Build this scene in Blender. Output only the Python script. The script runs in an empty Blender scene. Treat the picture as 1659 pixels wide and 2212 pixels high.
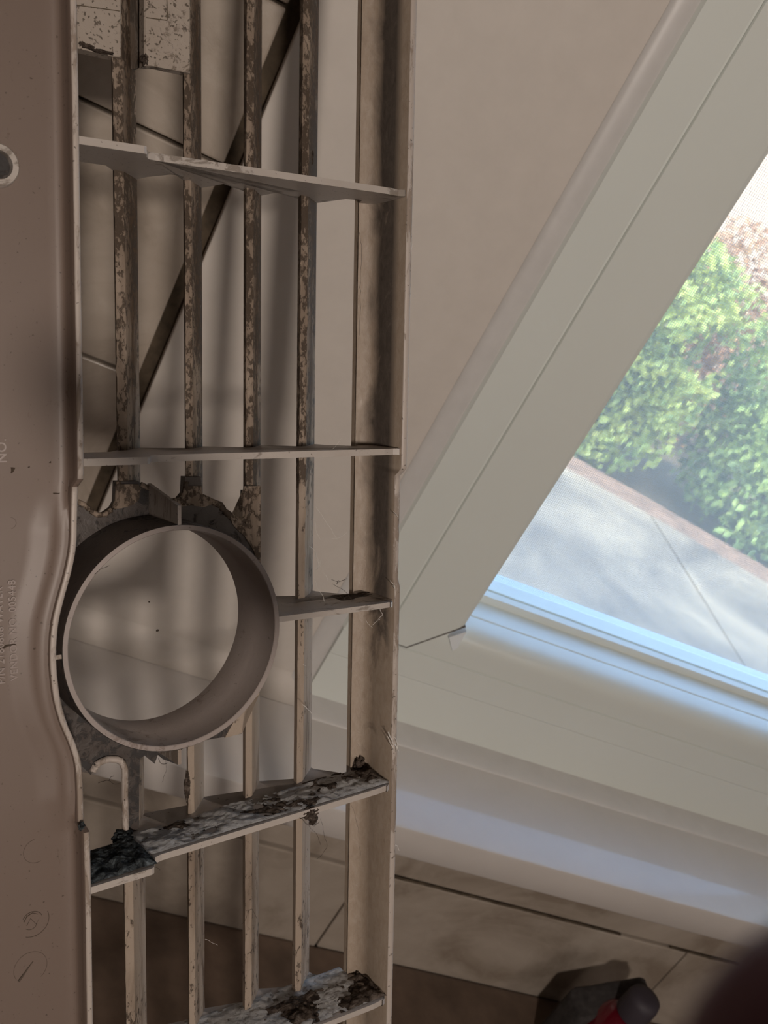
import bpy, bmesh, math, random
from mathutils import Vector, Matrix, noise
from mathutils.geometry import tessellate_polygon
random.seed(7)
S = bpy.context.scene
C = S.collection
# ------------------------------------------------------------------ camera
# room axes: x right along the window wall, y towards the outside, z up; the camera is the origin of the survey
F_PX, CX, CY = 2200.0, 829.5, 1106.0
RR = ((0.89054561, -0.44407142, -0.09863619), (0.33681624, 0.78943868, -0.513168), (0.30575046, 0.42377724, 0.85260161))
RG = ((0.82633571, -0.01903535, -0.56285606), (-0.05649276, 0.99158598, -0.11647236), (0.56033727, 0.12804256, 0.81830755))
def to_world(c):                       # camera coordinates (x right, y down, z forward) -> room
    r = [sum(RR[k][i]*c[k] for k in range(3)) for i in range(3)]
    return Vector((r[0], r[2], -r[1]))
ax_x, ax_y, ax_z = to_world((1,0,0)), to_world((0,1,0)), to_world((0,0,1))
cam_d = bpy.data.cameras.new('camera'); cam = bpy.data.objects.new('camera', cam_d); C.objects.link(cam)
m = Matrix.Identity(4)
for i in range(3):
    m[i][0], m[i][1], m[i][2] = ax_x[i], -ax_y[i], -ax_z[i]
cam.matrix_world = m
cam_d.sensor_fit = 'VERTICAL'; cam_d.sensor_height = 36; cam_d.lens = 36*F_PX/2212
cam_d.clip_start = 0.004; cam_d.clip_end = 200
cam_d.dof.use_dof = True; cam_d.dof.focus_distance = 0.325; cam_d.dof.aperture_fstop = 33
S.camera = cam
# ------------------------------------------------------------------ sky, sun, lamp, added fill, exposure
w = bpy.data.worlds.new('sky'); S.world = w; w.use_nodes = True
nt = w.node_tree; bg = nt.nodes['Background']
sky = nt.nodes.new('ShaderNodeTexSky'); sky.sky_type = 'NISHITA'; sky.sun_disc = False
sky.sun_elevation = math.radians(48); sky.sun_rotation = math.radians(200); sky.air_density = 1.0; sky.ozone_density = 2.0; sky.dust_density = 0.6
nt.links.new(sky.outputs[0], bg.inputs[0]); bg.inputs[1].default_value = 1.9
def light(name, kind, loc, target, energy, color, size=0.1, **k):
    d = bpy.data.lights.new(name, kind); d.energy = energy; d.color = color
    if kind == 'AREA': d.shape = 'DISK'; d.size = size
    if kind == 'SUN': d.angle = size
    o = bpy.data.objects.new(name, d); C.objects.link(o); o.location = loc
    o.rotation_euler = (Vector(target)-Vector(loc)).to_track_quat('-Z', 'Y').to_euler()
    return o
light('sun', 'SUN', (-6,0.7,7), (0,0,0), 5.6, (1.0,0.88,0.70), math.radians(0.6))
light('kitchen_lamp_light', 'AREA', (0.093,-0.508,0.200), (0.20,0.4,-0.15), 4.0, (1.0,0.87,0.77), 0.055)
light('room_fill_light', 'AREA', (1.1,-1.5,0.92), (0.6,-0.9,-1.0), 5, (1.0,0.86,0.76), 0.5)  # added soft fill raising the room's ambient light, no real lamp behind it
S.view_settings.view_transform = 'Standard'; S.view_settings.look = 'None'
S.view_settings.gamma = 1.0; S.view_settings.use_curve_mapping = False; S.view_settings.exposure = 0.0

# ------------------------------------------------------------------ helpers
def tag(o, label=None, cat=None, group=None, kind=None):
    if label: o['label'] = label
    if cat: o['category'] = cat
    if group: o['group'] = group
    if kind: o['kind'] = kind
    return o
def empty(name, loc=(0,0,0)):
    o = bpy.data.objects.new(name, None); o.empty_display_size = 0.02; C.objects.link(o); o.location = loc
    return o
def obj(name, bm, mat, parent=None, smooth=False, kind=None):
    me = bpy.data.meshes.new(name); bmesh.ops.recalc_face_normals(bm, faces=bm.faces[:]); bm.to_mesh(me); bm.free()
    if smooth:
        for p in me.polygons: p.use_smooth = True
        if smooth is not True:
            me.set_sharp_from_angle(angle=math.radians(smooth))
    me.materials.append(mat)
    o = bpy.data.objects.new(name, me); C.objects.link(o)
    if parent: o.parent = parent
    if kind: o['kind'] = kind
    return o
def box(bm, x0, x1, y0, y1, z0, z1, bev=0.0):
    r = bmesh.ops.create_cube(bm, size=1)
    for v in r['verts']:
        v.co = Vector(((x0+x1)/2+v.co.x*(x1-x0), (y0+y1)/2+v.co.y*(y1-y0), (z0+z1)/2+v.co.z*(z1-z0)))
    if bev:
        es = list({e for v in r['verts'] for e in v.link_edges})
        bmesh.ops.bevel(bm, geom=es, offset=bev, segments=2, affect='EDGES', profile=0.5)
def prism(bm, outline, a, b, axis='w', holes=()):
    """outline in 2D; extruded from a to b along the third axis. axis 'w': (u,v); 'v': (u,w); 'u': (v,w)"""
    def P(p, t):
        return {'w': (p[0], p[1], t), 'v': (p[0], t, p[1]), 'u': (t, p[0], p[1])}[axis]
    loops = [list(outline)] + [list(h) for h in holes]
    flat = [p for l in loops for p in l]
    va = [bm.verts.new(P(p, a)) for p in flat]; vb = [bm.verts.new(P(p, b)) for p in flat]
    if len(loops) == 1:
        bm.faces.new(va); bm.faces.new(vb[::-1])
        if len(va) > 4:
            pass
    else:
        for t in tessellate_polygon([[Vector((p[0], p[1], 0)) for p in l] for l in loops]):
            try:
                bm.faces.new([va[i] for i in t]); bm.faces.new([vb[i] for i in reversed(t)])
            except ValueError: pass
    k = 0
    for l in loops:
        n = len(l)
        for i in range(n):
            j = (i+1) % n
            bm.faces.new((va[k+i], va[k+j], vb[k+j], vb[k+i]))
        k += n
def tube(bm, pts, r, sides=5, taper=False):
    pts = [Vector(p) for p in pts]; rings = []
    n = len(pts)
    for i, p in enumerate(pts):
        d = (pts[min(i+1, n-1)]-pts[max(i-1, 0)]).normalized()
        a = d.orthogonal().normalized(); b = d.cross(a)
        rr = r*(1-0.75*i/(n-1)) if taper else r
        rings.append([bm.verts.new(p+(a*math.cos(2*math.pi*k/sides)+b*math.sin(2*math.pi*k/sides))*rr) for k in range(sides)])
    for i in range(n-1):
        for k in range(sides):
            q = (k+1) % sides
            bm.faces.new((rings[i][k], rings[i][q], rings[i+1][q], rings[i+1][k]))
    bm.faces.new(rings[0][::-1]); bm.faces.new(rings[-1])
def lathe(bm, cx, cy, prof, n=96, a0=0.0):
    """prof: list of (radius, w); closed profile spun about an axis along w through (cx,cy)"""
    R = []
    for i in range(n):
        a = 2*math.pi*i/n
        R.append([bm.verts.new((cx+r*math.cos(a), cy+r*math.sin(a), ww)) for r, ww in prof])
    for i in range(n):
        j = (i+1) % n
        for k in range(len(prof)):
            q = (k+1) % len(prof)
            bm.faces.new((R[i][k], R[i][q], R[j][q], R[j][k]))

# ------------------------------------------------------------------ materials
def base_mat(name, col, rough=0.5, spec=0.5):
    mt = bpy.data.materials.new(name); mt.use_nodes = True
    b = mt.node_tree.nodes['Principled BSDF']
    b.inputs['Base Color'].default_value = (*col, 1); b.inputs['Roughness'].default_value = rough
    b.inputs['Specular IOR Level'].default_value = spec
    return mt, mt.node_tree, b
def coords(t, scale=(1,1,1), loc=(0,0,0)):
    tc = t.nodes.new('ShaderNodeTexCoord'); mp = t.nodes.new('ShaderNodeMapping')
    mp.inputs['Scale'].default_value = scale; mp.inputs['Location'].default_value = loc
    t.links.new(tc.outputs['Object'], mp.inputs[0]); return mp.outputs[0]
def nz(t, vec, scale, detail=6, rough=0.6, dist=0.0):
    n = t.nodes.new('ShaderNodeTexNoise'); n.inputs['Scale'].default_value = scale; n.inputs['Detail'].default_value = detail
    n.inputs['Roughness'].default_value = rough; n.inputs['Distortion'].default_value = dist
    t.links.new(vec, n.inputs['Vector']); return n.outputs['Fac']
def ramp(t, fac, stops):
    r = t.nodes.new('ShaderNodeValToRGB'); e = r.color_ramp.elements
    while len(e) < len(stops): e.new(0.5)
    for i, (p, c) in enumerate(stops):
        e[i].position = p; e[i].color = (*c, 1) if len(c) == 3 else c
    t.links.new(fac, r.inputs[0]); return r.outputs[0]
def mix(t, fac, a, b):
    n = t.nodes.new('ShaderNodeMix'); n.data_type = 'RGBA'
    for s, v in ((n.inputs[0], fac), (n.inputs[6], a), (n.inputs[7], b)):
        if isinstance(v, (int, float)): s.default_value = v
        elif isinstance(v, tuple): s.default_value = (*v, 1)
        else: t.links.new(v, s)
    return n.outputs[2]
def math_(t, op, a, b=0.0):
    n = t.nodes.new('ShaderNodeMath'); n.operation = op; n.use_clamp = False
    for s, v in ((n.inputs[0], a), (n.inputs[1], b)):
        if isinstance(v, (int, float)): s.default_value = v
        else: t.links.new(v, s)
    return n.outputs[0]
def bump(t, b, h, strength, dist):
    n = t.nodes.new('ShaderNodeBump'); n.inputs['Strength'].default_value = strength; n.inputs['Distance'].default_value = dist
    t.links.new(h, n.inputs['Height']); t.links.new(n.outputs[0], b.inputs['Normal'])
W_, B_ = (1,1,1), (0,0,0)

def plastic(name, col, dirt, dirt_col, fine=0.62, stretch=(1,0.25,1), rough=0.42, lo=0.44, grad=None, bmp=0.35):
    """moulded plastic with grime: soft streaks, crusty patches and pepper specks; dirt 0..1 says how much"""
    mt, t, b = base_mat(name, col, rough)
    v = coords(t, stretch); v1 = coords(t)
    soft = ramp(t, nz(t, v, 60, 5, 0.6, 0.6), [(0.35, B_), (0.75, W_)])
    c = mix(t, math_(t, 'MULTIPLY', soft, 0.55*dirt), col, tuple(x*1.6 for x in dirt_col))
    crust = nz(t, v, 260, 8, 0.72, 0.8)
    big = nz(t, coords(t, (1,0.6,1), (3,1,2)), 26, 3, 0.5)
    cr = math_(t, 'ADD', crust, math_(t, 'MULTIPLY', math_(t, 'SUBTRACT', big, 0.5), 0.7))
    if grad:      # grime thicker towards the fan end (small v)
        sp = t.nodes.new('ShaderNodeSeparateXYZ'); t.links.new(v1, sp.inputs[0])
        g = math_(t, 'MULTIPLY', math_(t, 'SUBTRACT', grad[0], sp.outputs[1]), grad[1])
        mx = t.nodes.new('ShaderNodeClamp'); mx.inputs['Min'].default_value = -0.12; mx.inputs['Max'].default_value = 0.13
        t.links.new(g, mx.inputs[0]); cr = math_(t, 'ADD', cr, mx.outputs[0])
    cm = ramp(t, cr, [(1.0-lo-0.10*dirt-0.02, B_), (1.0-lo-0.10*dirt+0.05, W_)])
    c = mix(t, math_(t, 'MULTIPLY', cm, min(1, 0.35+dirt)), c, dirt_col)
    spk = ramp(t, nz(t, v1, 900, 3, 0.5), [(fine, B_), (fine+0.04, W_)])
    c = mix(t, math_(t, 'MULTIPLY', spk, 0.8), c, (0.05,0.035,0.022))
    t.links.new(c, b.inputs['Base Color'])
    t.links.new(ramp(t, cm, [(0, (rough,)*3), (1, (0.6,)*3)]), b.inputs['Roughness'])
    bump(t, b, math_(t, 'ADD', crust, cm), bmp, 0.0006)
    return mt
DC = (0.075,0.045,0.022)
M_edge  = plastic('aged_white_plastic', (0.44,0.385,0.345), 0.25, (0.16,0.11,0.07), 0.66)
M_slat  = plastic('grimy_slat_plastic', (0.38,0.31,0.25), 0.75, DC, 0.66, (1.2,0.5,1.2), lo=0.34, grad=(-0.555, 1.2))
M_plate = plastic('speckled_plate_plastic', (0.36,0.31,0.265), 0.35, (0.10,0.07,0.045), 0.60, (1,1,1), lo=0.33)
M_panel = plastic('tan_panel_plastic', (0.165,0.122,0.100), 0.12, (0.08,0.05,0.03), 0.68, (1,0.6,1), rough=0.45, lo=0.28, bmp=0.06)
M_chan  = plastic('channel_plastic', (0.46,0.37,0.285), 0.35, (0.10,0.065,0.04), 0.67, (1,0.3,1), lo=0.42, grad=(0.06,0.5))
M_dark  = plastic('dark_collar_plastic', (0.058,0.045,0.038), 0.5, (0.02,0.018,0.018), 0.68, (1,1,1), lo=0.44)  # near-black plastic for the collar plate, collar outside and boss floor
M_rib   = plastic('rib_plastic', (0.44,0.395,0.36), 0.35, (0.15,0.12,0.09), 0.68, (0.5,1,1), lo=0.33)

def simple(name, col, rough=0.5, var=0.0, scale=20, bmp=0.0, spec=0.5, coat=0):
    mt, t, b = base_mat(name, col, rough, spec)
    if var:
        n = nz(t, coords(t), scale, 6, 0.6)
        t.links.new(ramp(t, n, [(0.3, tuple(c*(1-var) for c in col)), (0.7, tuple(min(1,c*(1+var)) for c in col))]), b.inputs['Base Color'])
        if bmp: bump(t, b, n, bmp, 0.001)
    b.inputs['Coat Weight'].default_value = coat
    return mt
M_wall  = simple('cream_wall_paint', (0.66,0.61,0.56), 0.62, 0.03, 60, 0.15)
M_vinyl = simple('white_vinyl', (0.76,0.80,0.765), 0.28, 0.02, 8, 0)
M_sill  = simple('glossy_sill_paint', (0.64,0.60,0.57), 0.25, 0.05, 14, 0.06, coat=0.8)
M_caulk = simple('caulk', (0.66,0.645,0.63), 0.4, 0.04, 60, 0.2)
M_grout_shade = simple('dark_grout_and_shade', (0.10,0.075,0.05), 0.9, 0.4, 120, 0.5)
M_seam  = simple('seam_dirt', (0.12,0.11,0.10), 0.9)
M_ceil  = simple('ceiling_paint', (0.7,0.68,0.64), 0.8)
M_floor = simple('floor_boards', (0.30,0.2,0.13), 0.5, 0.2, 6)

# ================================================================== the room
YW = 0.520           # face of the painted board and of the window frame
FL, CE = -1.55, 0.98
XL, XR, YB = -1.45, 2.1, -2.4
WX0, WX1, WZ0, WZ1 = 0.200, 0.93, -0.404, 0.62
def struct(name, bm, mat, **k):
    return tag(obj(name, bm, mat, **k), kind='structure')
bm = bmesh.new(); box(bm, XL-0.1, XR+0.1, YB-0.1, 0.70, FL-0.1, FL); struct('floor', bm, M_floor)
bm = bmesh.new(); box(bm, XL-0.1, XR+0.1, YB-0.1, 0.70, CE, CE+0.1); struct('ceiling', bm, M_ceil)
bm = bmesh.new(); box(bm, XL-0.1, XL, YB-0.1, 0.70, FL, CE); struct('wall_left', bm, M_wall)
bm = bmesh.new(); box(bm, XR, XR+0.1, YB-0.1, 0.70, FL, CE); struct('wall_right', bm, M_wall)
bm = bmesh.new(); box(bm, XL, XR, YB-0.1, YB, FL, CE); struct('wall_front', bm, M_wall)
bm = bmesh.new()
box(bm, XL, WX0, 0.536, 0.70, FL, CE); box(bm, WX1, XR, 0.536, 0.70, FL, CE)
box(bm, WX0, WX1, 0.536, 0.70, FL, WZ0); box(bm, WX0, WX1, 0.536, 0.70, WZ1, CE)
wall_back = struct('wall_back', bm, M_grout_shade)

# tiles, each one a piece of the back wall
mt, t, b = base_mat('stone_tile', (0.5,0.43,0.36), 0.3)
v = coords(t); n1 = nz(t, v, 9, 7, 0.62, 1.6); n2 = nz(t, v, 55, 5, 0.6, 0.5)
c = ramp(t, n1, [(0.32, (0.33,0.27,0.215)), (0.5, (0.47,0.405,0.34)), (0.68, (0.55,0.48,0.41))])
c = mix(t, math_(t, 'MULTIPLY', ramp(t, n2, [(0.5, B_), (0.75, W_)]), 0.35), c, (0.62,0.56,0.49))
t.links.new(c, b.inputs['Base Color']); bump(t, b, math_(t, 'ADD', n1, n2), 0.25, 0.0015)
M_tile = mt
CT = -0.651          # counter top
def tiles(x_joints, z0, z1):
    for a, bb in zip(x_joints, x_joints[1:]):
        bm = bmesh.new(); g = 0.0009
        box(bm, a+g, bb-g, 0.5295+random.uniform(-0.0004,0.0004), 0.5365, z0+(g if z0 != CT else -0.003)+(0.0012 if abs(z0+0.5565) < 1e-4 else 0), z1-g-(0.0012 if abs(z1+0.5565) < 1e-4 else 0), 0.0012)
        obj('tile', bm, M_tile, wall_back)
CT = -0.651          # counter top
rows = [CT, -0.5565, -0.480, -0.3630, -0.2387, -0.1145, -0.0352, 0.088, 0.212, 0.336, 0.46, 0.584, 0.708, 0.832, CE]
for i, (z0, z1) in enumerate(zip(rows, rows[1:])):
    if z1 <= -0.40:
        off = 0.0 if i != 1 else 0.065
        xs = [-0.918, -0.608, -0.298, 0.012, 0.322, 0.632+off, 0.942+off, 1.252+off]
    else:
        off = 0.033 + (0.0)
        xs = [off-0.155*k-(0.0775 if i % 2 else 0) for k in range(5, 0, -1)] + [0.0265]  # last joint stops short: bared dark grout stands in for the board's shadow
    tiles(xs, z0, z1)
# dirt packed in the open joint under the sill
for xa, xb in ((0.338, 0.560), (0.612, 0.688)):
    bm = bmesh.new(); n_ = int((xb-xa)/0.003)
    tube(bm, [(xa+(xb-xa)*k/n_, 0.5297, -0.5565+noise.noise(Vector((k*0.31, xa*9, 0)))*0.0012) for k in range(n_+1)], 0.0013, 6)
    for q in bm.verts:
        kk = 0.55+0.9*abs(noise.noise(q.co*90)); q.co.z = -0.5565+(q.co.z+0.5565)*kk
    obj('crack', bm, M_grout_shade, wall_back)
# painted board between the tiles and the window
bm = bmesh.new(); box(bm, 0.0335, 0.199, YW, 0.5365, -0.404, CE, 0.0008); struct('trim_1', bm, M_wall)
bm = bmesh.new(); box(bm, WX1+0.002, 1.15, YW, 0.5365, -0.404, CE, 0.0008); struct('trim_2', bm, M_wall)

# window: frame profiles, groove lines, mitre, glass, outside screen
win = tag(empty('window_1', (WX0, 0.53, WZ0)), kind='structure')
def wobj(name, bm, mat, smooth=False, label=None):
    bmesh.ops.translate(bm, verts=bm.verts[:], vec=-Vector(win.location))
    o = obj(name, bm, mat, win, smooth)
    if label: o['label'] = label
    return o
# outer frame strip and sash stile of the left jamb (profile in x,y, drawn along z)
bm = bmesh.new()
prism(bm, [(0.199,0.56),(0.199,0.5185),(0.2005,0.5165),(0.2246,0.5165),(0.2253,0.5180),(0.2265,0.5182),(0.2265,0.56)], -0.3435, 0.62, 'w')
wobj('outer_frame', bm, M_vinyl)
bm = bmesh.new()
prism(bm, [(0.2267,0.56),(0.2267,0.5180),(0.2272,0.5168),(0.2445,0.5168),(0.2690,0.5168),(0.2717,0.5177),(0.2728,0.520),(0.2734,0.598),(0.262,0.598),(0.262,0.56),(0.2445,0.56)], -0.343, 0.62, 'w')
# cut the stile at the mitre
for vv in bm.verts:
    if vv.co.z < -0.3:
        x = vv.co.x
        vv.co.z = -0.3425+max(0.0, (x-0.2445))*(0.0292/0.028)
wobj('left_stile', bm, M_vinyl)
# bottom rail of the sash (profile in y,z drawn along x), rounded front edge, top shelf, groove, riser
prof = [(0.56,-0.3432),(0.5168,-0.3432),(0.5166,-0.334)]
for k in range(1, 8):
    a = math.pi/2*k/8; prof.append((0.5166+0.0125*(1-math.cos(a)), -0.3315+0.0125*math.sin(a)))
prof += [(0.5300,-0.3187),(0.5405,-0.3186),(0.5408,-0.3200),(0.5418,-0.3200),(0.5421,-0.3184),(0.5625,-0.3180),(0.5630,-0.3125),(0.5700,-0.3122),(0.5706,-0.3135),(0.5722,-0.3135),(0.5726,-0.3120),(0.598,-0.3116),(0.598,-0.3432)]
bm = bmesh.new(); prism(bm, prof, 0.2265, 0.925, 'u')
for vv in bm.verts:
    if vv.co.x < 0.3 and vv.co.y < 0.53:
        z = vv.co.z
        vv.co.x = 0.2450+(z+0.3415)*(0.028/0.0292) if z > -0.3415 else 0.2450
    elif vv.co.x < 0.3: vv.co.x = 0.2725
wobj('bottom_rail', bm, M_vinyl, 35)
bm = bmesh.new(); prism(bm, [(0.5365,-0.4035),(0.5172,-0.4035),(0.5168,-0.4025),(0.5168,-0.3655),(0.5162,-0.3645),(0.5162,-0.3445),(0.5175,-0.3438),(0.56,-0.3438),(0.56,-0.4035)], 0.2, 0.93, 'u')
wobj('outer_rail', bm, M_vinyl)
bm = bmesh.new(); box(bm, 0.2265, 0.2450, 0.5170, 0.55, -0.3432, -0.3427+0.0004); wobj('seam', bm, M_seam)
bm = bmesh.new()
prism(bm, [(0.2440,-0.3428),(0.2446,-0.3434),(0.2728,-0.3136),(0.2722,-0.3128)], 0, 1, 'w')
for vv in bm.verts:
    x, z, yy = vv.co; vv.co = Vector((x, 0.51655+yy*0.004, z))
wobj('mitre_joint', bm, M_seam)
# small clear corner plug at the mitre
bm = bmesh.new(); prism(bm, [(0.2660,-0.3245),(0.2745,-0.3160),(0.2755,-0.3300),(0.2735,-0.3335)], 0, 1, 'w')
for vv in bm.verts:
    x, z, yy = vv.co; vv.co = Vector((x, 0.5156+yy*0.006, z))
wobj('corner_plug', bm, simple('clear_plug', (0.85,0.9,0.93), 0.15), label='small translucent corner plug')
# right jamb and head, out of the picture but there
bm = bmesh.new(); box(bm, 0.862, 0.93, 0.5166, 0.598, -0.343, 0.62, 0.001); wobj('right_stile', bm, M_vinyl)
bm = bmesh.new(); box(bm, 0.274, 0.862, 0.5166, 0.598, 0.55, 0.62, 0.001); wobj('top_rail', bm, M_vinyl)
# glass
g, t, b = base_mat('window_glass', (1,1,1), 0.0)
t.nodes.remove(b)
tr = t.nodes.new('ShaderNodeBsdfTransparent'); tr.inputs[0].default_value = (0.94,0.95,0.93,1)
gl = t.nodes.new('ShaderNodeBsdfGlossy'); gl.inputs['Roughness'].default_value = 0.02
lw = t.nodes.new('ShaderNodeLayerWeight'); lw.inputs[0].default_value = 0.5
fr_ = math_(t, 'ADD', 0.03, math_(t, 'MULTIPLY', 0.6, math_(t, 'POWER', lw.outputs['Facing'], 5.0)))
ms = t.nodes.new('ShaderNodeMixShader'); t.links.new(fr_, ms.inputs[0]); t.links.new(tr.outputs[0], ms.inputs[1]); t.links.new(gl.outputs[0], ms.inputs[2])
# dusty film on the pane scatters a little daylight
df = t.nodes.new('ShaderNodeBsdfTranslucent'); df.inputs[0].default_value = (0.92,0.92,0.88,1)
m2 = t.nodes.new('ShaderNodeMixShader'); m2.inputs[0].default_value = 0.07
t.links.new(ms.outputs[0], m2.inputs[1]); t.links.new(df.outputs[0], m2.inputs[2])
t.links.new(m2.outputs[0], t.nodes['Material Output'].inputs[0])
bm = bmesh.new(); box(bm, 0.268, 0.866, 0.5705, 0.5722, -0.3135, 0.555); wobj('pane', bm, g)
# insect screen: woven strands, 1.45 mm apart
M_screen = simple('grey_screen_wire', (0.36,0.37,0.38), 0.5)
bm = bmesh.new()
x = 0.2738; y0, r = 0.588, 0.0002
def strand(p, q):
    p, q = Vector(p), Vector(q); d = (q-p).normalized(); a = d.orthogonal().normalized(); b2 = d.cross(a)
    A = [bm.verts.new(p+o_) for o_ in (a*r, b2*r, -a*r, -b2*r)]; Bv = [bm.verts.new(q+o_) for o_ in (a*r, b2*r, -a*r, -b2*r)]
    for k in range(4): bm.faces.new((A[k], A[(k+1)%4], Bv[(k+1)%4], Bv[k]))
while x < 0.86:
    strand((x, y0, -0.3116), (x, y0, 0.55)); x += 0.00145
z = -0.311
while z < 0.55:
    strand((0.273, y0+0.0002, z), (0.862, y0+0.0002, z)); z += 0.00145
wobj('insect_screen', bm, M_screen, label='fine grey insect screen outside the pane')['kind'] = 'stuff'

# caulk beads
bm = bmesh.new()
pts = [(0.186,0.5205)]+[(0.193+0.0075*math.cos(math.pi*(1-k/10)), 0.5205-0.0030*math.sin(math.pi*k/10)) for k in range(1,10)]+[(0.2005,0.5205)]
prism(bm, pts, -0.4345, CE, 'w')
struct('trim_3', bm, M_caulk, smooth=40)
bm = bmesh.new()
pts = [(0.5205,-0.4015)]+[(0.5165-0.020*math.sin(math.pi/2*k/8)+0.0, -0.4015-0.0030*(1-math.cos(math.pi/2*k/8))*1.0) for k in range(1,9)]+[(0.4960,-0.4055),(0.5205,-0.4055)]
prism(bm, pts, 0.2, 0.95, 'u'); struct('trim_4', bm, M_caulk, smooth=40)
# cove where the painted board runs into the sill
bm = bmesh.new()
prism(bm, [(0.5215,-0.386)]+[(0.5205-0.017*(1-math.cos(math.pi/2*k/8)), -0.388-0.0166*math.sin(math.pi/2*k/8)) for k in range(9)]+[(0.5215,-0.4049)], 0.0335, 0.1995, 'u'); struct('trim_7', bm, M_wall, smooth=40)
# sill slab
bm = bmesh.new(); box(bm, -0.36, 1.16, 0.424, 0.5300, -0.4285, -0.4048, 0.0022)
struct('trim_5', bm, M_sill, smooth=40)
bm = bmesh.new(); random.seed(3)
box(bm, -0.36, 1.16, 0.5285, 0.5300, -0.4048, -0.4035)
struct('trim_6', bm, M_seam)

# counter and the cabinet that carries it
M_counter = simple('brown_counter', (0.15,0.105,0.078), 0.4, 0.3, 30, 0.05)
bm = bmesh.new(); box(bm, XL+0.002, 1.6, -0.09, 0.5293, CT-0.038, CT-0.0002, 0.004)
counter = obj('countertop', bm, M_counter); tag(counter, 'dark brown speckled countertop below the tiled backsplash', 'countertop')
cab = tag(empty('base_cabinet', (0, 0.2, FL)), 'plain wooden base cabinet under the brown countertop', 'cabinet')
M_cab = simple('cabinet_wood', (0.35,0.22,0.13), 0.5, 0.15, 10)
def at_root(bm, root): bmesh.ops.translate(bm, verts=bm.verts[:], vec=-root.location)
bm = bmesh.new(); box(bm, XL+0.012, 1.6, -0.04, 0.530, FL+0.001, CT-0.0385); at_root(bm, cab); obj('carcass', bm, M_cab, cab)
for k in range(6):
    x0 = XL+0.015+k*0.504
    bm = bmesh.new(); box(bm, x0, x0+0.495, -0.06, -0.0402, FL+0.1, CT-0.045, 0.003); at_root(bm, cab); d = obj('door', bm, M_cab, cab)
    bm = bmesh.new(); box(bm, x0+0.42, x0+0.435, -0.085, -0.06, CT-0.25, CT-0.12, 0.003); at_root(bm, cab); obj('handle', bm, M_vinyl, d)

# ================================================================== outdoors
GZ = -1.40
mt, t, b = base_mat('sunlit_paving', (0.5,0.48,0.43), 0.8)
v = coords(t); n1 = nz(t, v, 1.6, 6, 0.6, 0.8); n2 = nz(t, v, 14, 6, 0.65)
c = ramp(t, n1, [(0.36, (0.15,0.12,0.09)), (0.5, (0.30,0.24,0.165)), (0.64, (0.50,0.39,0.25))])
c = mix(t, math_(t, 'MULTIPLY', ramp(t, n2, [(0.45, B_), (0.7, W_)]), 0.3), c, (0.22,0.18,0.135))
t.links.new(c, b.inputs['Base Color']); bump(t, b, n2, 0.4, 0.01)
M_pave = mt
bm = bmesh.new(); box(bm, -30, 40, 0.72, 60, GZ-0.25, GZ-0.12); tag(obj('garden_soil', bm, simple('soil', (0.22,0.17,0.10), 0.9, 0.4, 3)), kind='structure')
# paving slabs (curving outer edge where the shrubs begin)
pav = tag(empty('paving', (1.2, 2.0, GZ)), kind='structure')
def edge_y(x): return 3.92-0.33*(x-1.9)-0.05*(x-1.9)**2 if x > 1.9 else 3.92-0.12*(x-1.9)
XJ = [-12, -7.1, -3.6, -0.1, 2.44, 5.2, 8.7, 12.2]
for x0, x1 in zip(XJ, XJ[1:]):
    g_ = 0.006
    o_ = [(x0+g_, 0.72), (x1-g_, 0.72)]
    for k in range(9):
        xx = x1-g_-(x1-x0-2*g_)*k/8; o_.append((xx, max(0.9, edge_y(xx))))
    bm = bmesh.new(); prism(bm, [(p[0]-1.2, p[1]-2.0) for p in o_], -0.12, 0.0, 'w'); obj('slab', bm, M_pave, pav)
# gravel margin in front of the shrubs
bm = bmesh.new()
o_ = [(x_*0.5-1, edge_y(x_*0.5-1)+0.012) for x_ in range(0, 16)] + [(x_*0.5-1, edge_y(x_*0.5-1)+0.25) for x_ in range(15, -1, -1)]
prism(bm, o_, GZ-0.12, GZ-0.01, 'w')
tag(obj('earth_border', bm, simple('reddish_earth', (0.34,0.20,0.12), 0.9, 0.4, 12, 0.6)), kind='structure')
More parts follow.
